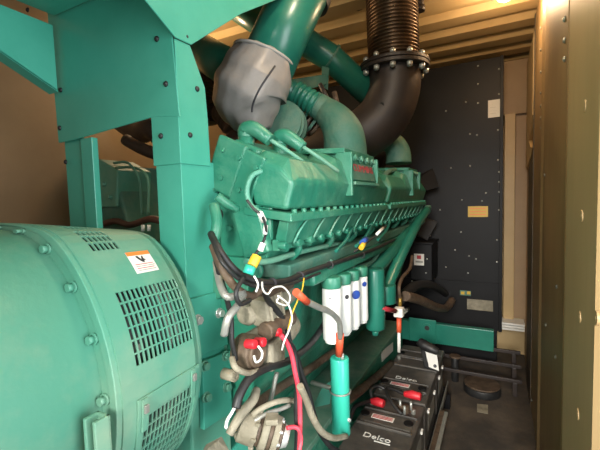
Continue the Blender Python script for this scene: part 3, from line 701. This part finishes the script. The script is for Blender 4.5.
for (a, b, c, d_, m, nm, lb, r) in [(260, 213, 264, 221, PW, 'wire_tag', 'white tag high on the thin sensor wire', .0065), (266, 225, 265, 234, PW, 'wire_tag', 'white tag midway down the thin sensor wire', .005), (263, 243, 260, 251, PW, 'wire_tag', 'white tag low on the thin sensor wire', .0065), (257, 256, 252, 266, YL, 'sensor_plug', 'yellow plug at the bottom of the thin sensor wire', .011)]:
    tag(MB().cyl(W(a, b, X=-.442), W(c, d_, X=-.446), r, seg=12).obj(nm, m, None, .001), lb, 'tag' if 'tag' in nm else 'plug')
tag(MB().cyl(W(251, 266, X=-.452), W(248, 274, X=-.455), .012, seg=12).obj('sensor_socket', TQ), 'turquoise socket under the yellow plug', 'socket')
cable('sensor_wire', [(386, 226, -.42), (378, 234, -.42), (370, 240, -.42), (362, 246, -.43), (354, 252, -.45)], .004, BR, 'short black sensor wire across the middle of the engine')
tag(MB().cyl(W(383, 228, X=-.415), W(377, 234, X=-.415), .006, seg=10).obj('wire_tag', PW), 'white tag on the short black sensor wire', 'tag')
tag(MB().cyl(W(366, 239, X=-.415), W(362, 243, X=-.415), .010, seg=10).obj('sensor_plug', BU), 'blue plug on the short black sensor wire', 'plug')
tag(MB().cyl(W(364, 243, X=-.412), W(361, 248, X=-.412), .009, seg=10).obj('sensor_plug', YL), 'small yellow plug below the blue plug', 'plug')
cable('pale_wire', [(262, 282, -.45), (263, 290, -.44), (268, 294, -.44), (273, 288, -.44), (283, 287, -.44), (290, 296, -.44), (287, 305, -.44), (277, 302, -.44), (280, 296, -.44)], .0021, PW, 'pale wire curled in a loop above the starter')
cable('pale_wire', [(278, 296, -.43), (288, 304, -.43), (292, 318, -.43), (289, 330, -.43), (284, 342, -.44), (282, 350, -.45)], .0021, PW, 'pale wire hanging straight down past the red terminal')
cable('yellow_wire', [(304, 278, -.44), (302, 290, -.43), (297, 302, -.43), (292, 314, -.43), (288, 330, -.44)], .0018, YL, 'thin yellow green wire hanging left of the filters')
cable('pale_wire', [(254, 276, -.44), (258, 284, -.435), (256, 292, -.435)], .0021, PW, 'short pale wire end sticking out of the loom')
cable('pale_wire', [(258, 346, -.465), (262, 352, -.455), (261, 359, -.455), (256, 362, -.46), (254, 356, -.46)], .0026, PW, 'pale wire looped below the red terminal boots')
# orange tipped pipe to the canister
sp = thing('heater_pipe', 'bent silver pipe with orange sleeves leading to the turquoise canister', 'pipe', tuple(W(318, 306, X=-.42)))
MB().tube([W(306, 301, X=-.42), W(318, 307, X=-.42), W(330, 312, X=-.42), W(338, 320, X=-.425), (W(340, 328, X=-.43)), W(340, 338, X=-.44)], .0085, 12).obj('tube', SG, sp)
MB().tube([W(296, 292, X=-.42), W(307, 302, X=-.42)], .0095, 12, smooth_path=False).obj('sleeve', OR, sp)
MB().tube([W(340, 334, X=-.44), W(339, 355, X=-.455)], .0125, 12, smooth_path=False).obj('sleeve', OR, sp)
ca = thing('heater_canister', 'bright turquoise upright canister with wire band beside the batteries', 'canister', tuple(W(340, 435, X=-.47)))
c0 = W(339.5, 357, X=-.46); dep = (c0-CAM).dot(RW @ V((0, 0, -1))); rc = 9.3*dep/FOC
zb = W(341, 434, X=-.46).z
MB().cyl((c0.x, c0.y, zb), c0, rc, seg=36).obj('cylinder', TQ, ca, .005)
MB().cyl(c0, c0+V((.0, 0, .012)), rc*.45, seg=16).obj('top_boss', TQ, ca, .002)
MB().cyl(c0+V((.014, -.01, 0)), c0+V((.014, -.01, .018)), .006, seg=8).obj('valve', ST, ca)
zq = W(340, 391, X=-.46).z; loop((c0.x, c0.y, zq), (0, 0, 1), rc+.003, .003, SG, 'wire_band', ca)
MB().cyl((c0.x, c0.y, zq), (c0.x-.12, c0.y+.03, zq-.01), .008).obj('wire_bracket', SG, ca)
MB().cyl((c0.x+rc*.5, c0.y, zb+.06), (c0.x+rc+.004, c0.y-.008, zb+.06), .006).obj('drain_cock', ST, ca)
# bracket fixing the canister to the skid
bk = thing('canister_bracket', 'small green triangular bracket on the base frame behind the canister', 'bracket', (-.6, 1.25, .6))
MB().hull([W(323, 386, X=-.60), W(332, 380, X=-.60), W(330, 404, X=-.60), W(312, 408, X=-.60)], [W(323, 386, X=-.607), W(332, 380, X=-.607), W(330, 404, X=-.607), W(312, 408, X=-.607)]).obj('gusset', GR, bk, .002)
# red and black battery leads
cable('red_battery_cable', [(281, 335, -.455), (287, 343, -.445), (292, 356, -.44), (295, 372, -.435), (299, 392, -.43), (300, 412, -.43), (300, 436, -.43), (299, 456, -.43)], .006, PK, 'thin red battery cable hanging from the starter terminal')
cable('black_battery_cable', [(284, 338, -.455), (293, 350, -.45), (296, 368, -.445), (298, 390, -.44), (297, 410, -.44), (298, 432, -.44), (297, 458, -.44)], .009, BR, 'black battery cable hanging just left of the red cable')
cable('black_battery_cable', [(287, 340, -.46), (296, 356, -.455), (302, 376, -.45), (308, 392, -.445), (313, 412, -.44), (319, 430, -.44), (330, 446, -.44), (340, 452, -.44)], .008, BR, 'black battery cable swinging right toward the canister base')
cable('grey_battery_cable', [(300, 386, -.42), (307, 402, -.42), (313, 418, -.42), (322, 432, -.42), (334, 438, -.42), (346, 436, -.43)], .009, CA, 'dusty grey cable curving below the canister')
cable('red_jumper_wire', [(287, 428, -.44), (294, 427, -.43), (299, 430, -.42), (301, 440, -.42), (299, 452, -.42)], .005, PK, 'short red wire curling beside the pump')
# valve block with orange hose
vb = thing('drain_valve', 'small white valve block with orange sleeves right of the filters', 'valve', tuple(W(399, 311, X=-.42)))
q = W(399, 312, X=-.42); MB().box(q, (.045, .045, .045)).obj('valve_body', PW, vb, .006)
MB().cyl(W(381, 308, X=-.44), W(395, 311, X=-.42), .011).obj('sleeve', RI, vb)
MB().cyl(W(399, 318, X=-.42), W(399, 332, X=-.42), .012).obj('sleeve', OR, vb)
MB().cyl(W(399, 332, X=-.42), W(399, 352, X=-.42), .008).obj('rod', PW, vb)
MB().cyl(W(400, 297, X=-.42), W(400, 306, X=-.42), .010).obj('brass_fitting', BS, vb)
MB().cyl(W(404, 312, X=-.42), W(408, 309, X=-.42), .010).obj('brass_plug', SG, vb)
cable('fuel_hose', [(400, 298, -.42), (399, 288, -.42), (402, 278, -.43), (410, 268, -.43), (412, 256, -.44)], .009, CB, 'grey braided hose rising from the white valve block', 'hose')
cable('dark_pipe', [(399, 300, -.46), (415, 286, -.46), (430, 285, -.44), (441, 290, -.41), (448, 296, -.39)], .030, BR, 'black curved hose in front of the radiator foot', 'hose')
cable('rust_pipe', [(405, 296, -.42), (420, 300, -.38), (436, 307, -.34), (446, 308, -.32), (452, 300, -.30)], .026, CB, 'brown pipe running under the black curved hose', 'pipe')

# belt driven pump at the bottom
pu = thing('dirty_pump', 'dust covered round pump with silver pulley at the bottom edge', 'pump', tuple(W(262, 436, X=-.52)))
ax = V((.80, .42, -.30)).normalized(); c0_ = W(256, 428, X=-.52)
def ringp(a, b_, r1, r2, nm, m, bev=.002): MB().tube([c0_+ax*a, c0_+ax*b_], [r1, r2], 28, smooth_path=False).obj(nm, m, pu, bev)
ringp(-.050, -.040, .026, .038, 'rear_cap', CA); ringp(-.040, .004, .040, .043, 'rear_casing', CA); ringp(.004, .013, .038, .038, 'groove', CB)
ringp(.013, .032, .046, .046, 'front_casing', CA, .004); ringp(.032, .042, .040, .040, 'groove', CB); ringp(.042, .058, .043, .040, 'end_bell', CA)
ringp(.058, .066, .034, .034, 'fan_disc', CB); ringp(.066, .082, .030, .022, 'pulley', ST)
u = ax.orthogonal().normalized(); w = ax.cross(u)
for k in range(8):
    a = k*PI/4; e = u*math.cos(a)+w*math.sin(a)
    MB().hexbolt(c0_+ax*.057+e*.036, ax, .004, .006).obj('bolt', ST, pu)
    MB().box(c0_+ax*.0+e*.044, (.012, .008, .008)).obj('casing_lug', CA, pu, .002)
q = W(240, 416, X=-.53); MB().tube([q+V((-.01, -.03, -.03)), q, q+V((.01, .04, .022)), q+V((.0, .07, .03))], [.009, .011, .012, .010], 14).obj('outlet_neck', CA, pu)
q = W(272, 419, X=-.47); MB().box(q, (.03, .035, .014), Matrix.Rotation(.5, 3, 'Z')).obj('terminal_bracket', CA, pu, .003)
cable('grey_ribbed_hose', [(252, 415, -.52), (262, 408, -.50), (276, 402, -.48), (288, 400, -.47), (298, 402, -.47)], .007, CA, 'dusty grey hose lying over the pump', 'hose')
cable('silver_ribbed_hose', [(254, 421, -.51), (268, 413, -.49), (281, 409, -.475), (290, 405, -.465)], .0055, SG, 'silver hose lying lower over the pump', 'hose')
cable('dark_skid_pipe', [(240, 412, -.60), (258, 402, -.60), (285, 384, -.60), (312, 367, -.60), (340, 347, -.60)], .014, CB, 'dark brown pipe sloping along the top edge of the base frame', 'pipe')
cable('cable_lug', [(226, 428, -.50), (227, 421, -.50), (231, 414, -.50), (235, 407, -.50)], .0035, PW, 'pale cable lug at the lower end of the thick black hose')
cable('thin_grey_tube', [(277, 372, -.55), (273, 390, -.55), (270, 404, -.54)], .007, SG, 'thin grey tube standing behind the thick black hose', 'tube')
q = [W(200, 455, X=-.62), W(206, 444, X=-.64), W(222, 436, X=-.63), W(232, 455, X=-.60)]
tag(MB().hull(q, [p-V((0, 0, .012)) for p in q]).obj('footboard', CA, None, .002), 'dusty pale board at the bottom edge beside the pump', 'board')

# ------------------------------------------------------------------ batteries in their rack
ZT = .40
rk = thing('battery_rack', 'steel battery tray with bare angle iron edge on the floor', 'rack', (-.45, 1.9, 0))
MB().bb((-.66, 1.28, .10), (-.30, 2.72, .115)).obj('tray', BK, rk)
MB().bb((-.305, 1.28, .10), (-.30, 2.72, .165)).bb((-.285, 1.20, .155), (-.255, 2.30, .17)).obj('angle_edge', SG, rk, .002)
MB().bb((-.30, 1.20, .10), (-.275, 2.30, .175)).obj('edge_rail', CB, rk, .003)
for x in (-.64, -.30):
    for y in (1.32, 2.66): MB().bb((x-.02, y-.02, 0), (x+.02, y+.02, .10)).obj('leg', BK, rk)
def battery(y0, y1, label, logo, ty, ly, py_, z=ZT):
    xa, xb = -.595, -.318
    t = thing('battery', label, 'battery', ((xa+xb)/2, (y0+y1)/2, .115), 'starter batteries on the tray')
    MB().bb((xa+.006, y0+.006, .117), (xb-.006, y1-.006, z-.035)).obj('case', BP, t, .008, 3)
    MB().bb((xa, y0, z-.035), (xb, y1, z)).obj('lid', BP, t, .008, 3)
    sgn = 1 if py_ > ly else -1
    MB().bb((xa+.02, ly-.055, z), (xb-.02, ly+.045, z+.010)).obj('vent_strip', BP, t, .005)
    MB().bb((xa+.012, (ly+ty)/2-.006, z), (xb-.012, (ly+ty)/2+.006, z+.014)).obj('lid_ridge', BP, t, .003)
    MB().bb((xa+.012, (ly+py_)/2-.003, z), (xb-.012, (ly+py_)/2+.007, z+.014)).obj('lid_ridge', BP, t, .003)
    for x in (xa+.03, xb-.04):
        MB().cyl((x, py_, z), (x, py_, z+.022), .011, seg=16).obj('terminal_post', SG, t, .002)
        MB().cyl((x, ly, z+.01), (x, ly, z+.016), .022, seg=20).obj('vent_cap', BK, t, .002)
    if logo:
        text(logo, (-.465, ty, z+.0012), (1, 0, 0), (0, 1, 0), .034, WH, t, 'brand_lettering', width=.12)
        MB().bb((-.47, ty-.028, z), (-.40, ty-.022, z+.0015)).obj('underline', WH, t)
        l = MB().bb((-.53, ly-.020, z+.010), (-.425, ly+.016, z+.0115)).obj('red_label', PW, t)
        for k in range(3): MB().bb((-.525, ly-.015+.010*k, z+.0115), (-.43, ly-.010+.010*k, z+.0122)).obj('text_line', RI, l)
    MB().bb((xb-.0062, y0+.10, .20), (xb-.0050, y1-.08, .30)).obj('side_label', SG, t)
    for yy in (y0+.08, y1-.10): MB().bb((xb-.006, yy, z-.09), (xb+.004, yy+.03, z-.075)).obj('hold_down', PW, t, .002)
    return t
battery(1.38, 1.89, 'nearest black battery with white lettering at the bottom of the picture', 'Delco', 1.545, 1.69, 1.80)
battery(1.91, 2.30, 'middle black battery with white lettering behind the nearest battery', 'Delco', 2.14, 2.045, 1.965)
battery(2.32, 2.66, 'farthest dark battery at the radiator end of the tray', None, 2.60, 2.48, 2.40)
# battery leads on top
def lead(px, py, qx, qy, label):
    a = W(px, py, Z=ZT+.04); b_ = W(qx, qy, Z=ZT+.035)
    o = MB().tube([a, a.lerp(b_, .5)+V((0, 0, .004)), b_], [.019, .022, .014], 12, smooth_path=False).obj('terminal_boot', RD, None, .004)
    return tag(o, label, 'boot')
lead(384, 404, 371, 401, 'red rubber boot on the near battery terminal, left of the two')
lead(421, 397, 404, 394, 'red rubber boot on the middle battery terminal, right of the two')
def lead_cable(name, pts, r, m, label):
    tag(MB().tube([W(a, b, Z=z) for a, b, z in pts], r, 10).obj(name, m), label, 'cable')
lead_cable('battery_jumper', [(404, 394, .435), (393, 389, .46), (386, 389, .47), (389, 398, .47), (396, 408, .45), (402, 414, .435)], .009, BR, 'black jumper cable looped over the two batteries')
lead_cable('battery_jumper', [(371, 401, .435), (360, 404, .45), (354, 408, .45), (350, 418, .43), (340, 430, .42)], .010, BR, 'black cable from the left red boot toward the canister')
lead_cable('battery_jumper', [(372, 398, .44), (371, 390, .47), (378, 386, .48), (388, 391, .46)], .009, BR, 'short black cable arched above the left red boot')
q = W(406, 413, Z=.41)
cl = thing('terminal_clamp', 'brass battery terminal clamp with bolts between the two batteries', 'clamp', tuple(q))
MB().cyl(q, q+V((0, 0, .035)), .016, seg=16).box(q+V((-.02, .01, .02)), (.05, .02, .016)).obj('clamp_body', CB, cl, .003)
for dx, dy in [(-.03, .01), (.02, .02), (.0, -.03)]: MB().cyl(q+V((dx, dy, .01)), q+V((dx, dy, .05)), .006, seg=6).obj('bolt', ST, cl)
# long grey pipe beside the tray
cable('floor_conduit', [(342, 404, -.60), (358, 392, -.60), (374, 379, -.60), (392, 363, -.60)], .022, CB, 'dusty brown pipe between the batteries and the base frame', 'pipe')
# black handled clamp behind the batteries
hb = thing('black_bracket', 'black curved plastic bracket with white paper tag behind the batteries', 'bracket', tuple(W(428, 362, Y=2.36)))
MB().tube([W(419, 341, Y=2.33), W(424, 345, Y=2.32), W(432, 349, Y=2.31), W(438, 352, Y=2.31)], [.024, .032, .028, .02], 14).obj('hood', BR, hb)
MB().hull([W(420, 346, Y=2.32), W(436, 352, Y=2.32), W(438, 372, Y=2.32), W(424, 368, Y=2.32)], [W(420, 346, Y=2.36), W(436, 352, Y=2.36), W(438, 372, Y=2.36), W(424, 368, Y=2.36)]).obj('body', BR, hb, .006)
l = plate('paper_tag', W(425, 350, Y=2.315), W(437, 355, Y=2.315), W(439, 371, Y=2.315), W(429, 367, Y=2.315), .002, PW, hb)
MB().cyl(W(435, 366, Y=2.311), W(435, 366, Y=2.308), .010, seg=14).obj('printed_dot', INK, l)
# stub post, round floor cap, paper scrap, floor rails
c = W(455, 356, Z=.20)
sp_ = thing('floor_post', 'short black post with dusty round cap standing on the floor', 'post', (c.x, c.y, 0))
MB().cyl((c.x, c.y, 0), (c.x, c.y, .19), .027, seg=24).obj('stem', BR, sp_, .003)
MB().cyl((c.x, c.y, .19), (c.x, c.y, .205), .042, seg=28).obj('cap', CB, sp_, .004)
c = W(482, 384, Z=.06); e = (W(501, 386, Z=.06)-W(463, 386, Z=.06)).length/2
fcp = thing('round_hatch', 'low round brown lid with black rim on the floor near the wall', 'lid', (c.x, c.y, 0))
MB().cyl((c.x, c.y, 0), (c.x, c.y, .055), e*.93, seg=40).obj('rim', BR, fcp, .006)
MB().cyl((c.x, c.y, .055), (c.x, c.y, .068), e*.9, seg=40).obj('lid', CB, fcp, .005)
q = [W(477, 404, Z=.004), W(488, 405, Z=.004), (W(488, 414, Z=.004)), W(477, 412, Z=.004)]
tag(MB().hull(q, [p+V((0, 0, .002)) for p in q]).obj('paper_scrap', CA), 'small square of pale paper on the floor before the round lid', 'paper')
for k, (Yr, lb_) in enumerate([(3.02, 'nearest of three thin steel rails on the floor before the radiator'), (3.14, 'middle of three thin steel rails on the floor before the radiator'), (3.26, 'farthest of three thin steel rails on the floor before the radiator')]):
    tag(MB().bb((-.55, Yr-.012, .10+.06*k), (.16, Yr+.012, .125+.06*k)).bb((-.5, Yr-.01, 0), (-.47, Yr+.01, .10+.06*k)).bb((.10, Yr-.01, 0), (.13, Yr+.01, .10+.06*k)).obj('floor_rail', BM, None, .003), lb_, 'rail')

cable('black_cable', [(214, 250, -.52), (219, 272, -.52), (226, 296, -.53), (231, 318, -.54), (232, 342, -.54), (236, 360, -.54)], .006, BR, 'black cable dropping beside the post behind the grey hose')
cable('black_cable', [(262, 286, -.48), (268, 300, -.50), (278, 312, -.50), (286, 326, -.50), (290, 345, -.50)], .008, BR, 'black cable falling from the loom between starter and filters')
cable('black_cable', [(244, 277, -.46), (236, 292, -.455), (240, 304, -.455), (250, 300, -.455)], .005, BR, 'short black cable end curled above the upper starter')
for a_, b_, c_, lb in [((336, 251, -.47), (346, 240, -.475), (352, 228, -.49), 'first of three thin green lines rising from the loom'), ((356, 246, -.47), (366, 236, -.475), (371, 226, -.49), 'second of three thin green lines rising from the loom'), ((378, 240, -.47), (386, 231, -.475), (390, 222, -.49), 'third of three thin green lines rising from the loom')]:
    cable('injector_line', [a_, b_, c_], .006, GT, lb, 'pipe')
for px, py in [(272, 283), (300, 276), (330, 265), (362, 255)]:
    p = W(px, py, X=-.47); q_ = MB().ring(p, (0, 1, -.1), .0095, .0125, .006, 20).obj('cable_tie', INK)
    tag(q_, {272: 'cable tie on the loom above the upper starter', 300: 'cable tie on the loom above the orange sleeve', 330: 'cable tie on the loom above the first white filter', 362: 'cable tie on the loom above the last white filter'}[px], 'cable tie', 'cable ties on the wiring loom')

# more fittings on the engine itself
def pt(name, pts, r, m, seg=12, nm_parent=None):
    return MB().tube([W(a, b, X=x) for a, b, x in pts], r, seg).obj(name, m, en)
pt('head_bracket', [(217, 196, -.66), (226, 203, -.645), (238, 209, -.63)], .012, GE)
pt('breather_pipe', [(214, 205, -.66), (217, 222, -.64), (214, 240, -.64)], .014, GE)
pt('rail_pipe', [(246, 262, -.53), (270, 261, -.53), (300, 252, -.53), (340, 243, -.53)], .008, GD)
pt('lower_rail_pipe', [(330, 262, -.50), (352, 268, -.50), (372, 262, -.50), (380, 248, -.50)], .010, GK)
for px, py, r in [(244, 214, .016), (222, 214, .018), (216, 228, .012), (234, 228, .009), (252, 226, .009)]:
    c = W(px, py, Y=.86); MB().cyl(c+V((0, -.03, 0)), c+V((0, .03, 0)), r, seg=16).obj('housing_boss', GE if r < .018 else BM, en, .002)
for k, (a, b) in enumerate([((380, 186), (388, 178)), ((388, 190), (398, 180))]):
    c = W(a[0], a[1], X=-.52); MB().tube([c, W(b[0], b[1]-6, X=-.53), W(b[0]+12, b[1]-8, X=-.56)], .014, 10).obj('pressure_pipe', GK, en)
# bits in the gap behind the first elbow
for px, py, qx, qy, r, m, nm in [(300, 118, 312, 132, .030, RU, 'oil_hose'), (320, 84, 330, 104, .010, BM, 'turbo_stay'), (334, 92, 338, 108, .012, CB, 'turbo_stay'), (205, 110, 235, 118, .05, BM, 'exhaust_branch'), (300, 140, 312, 128, .010, GD, 'oil_line')]:
    MB().cyl(W(px, py, Y=1.62), W(qx, qy, Y=1.62), r).obj(nm, m, en)
for k in range(4): MB().ring(W(303+4*k, 118+3*k, Y=1.60), (.5, .5, -.5), .03, .040, .012, 20).obj('hose_clip', CB if k % 2 else GK, en)
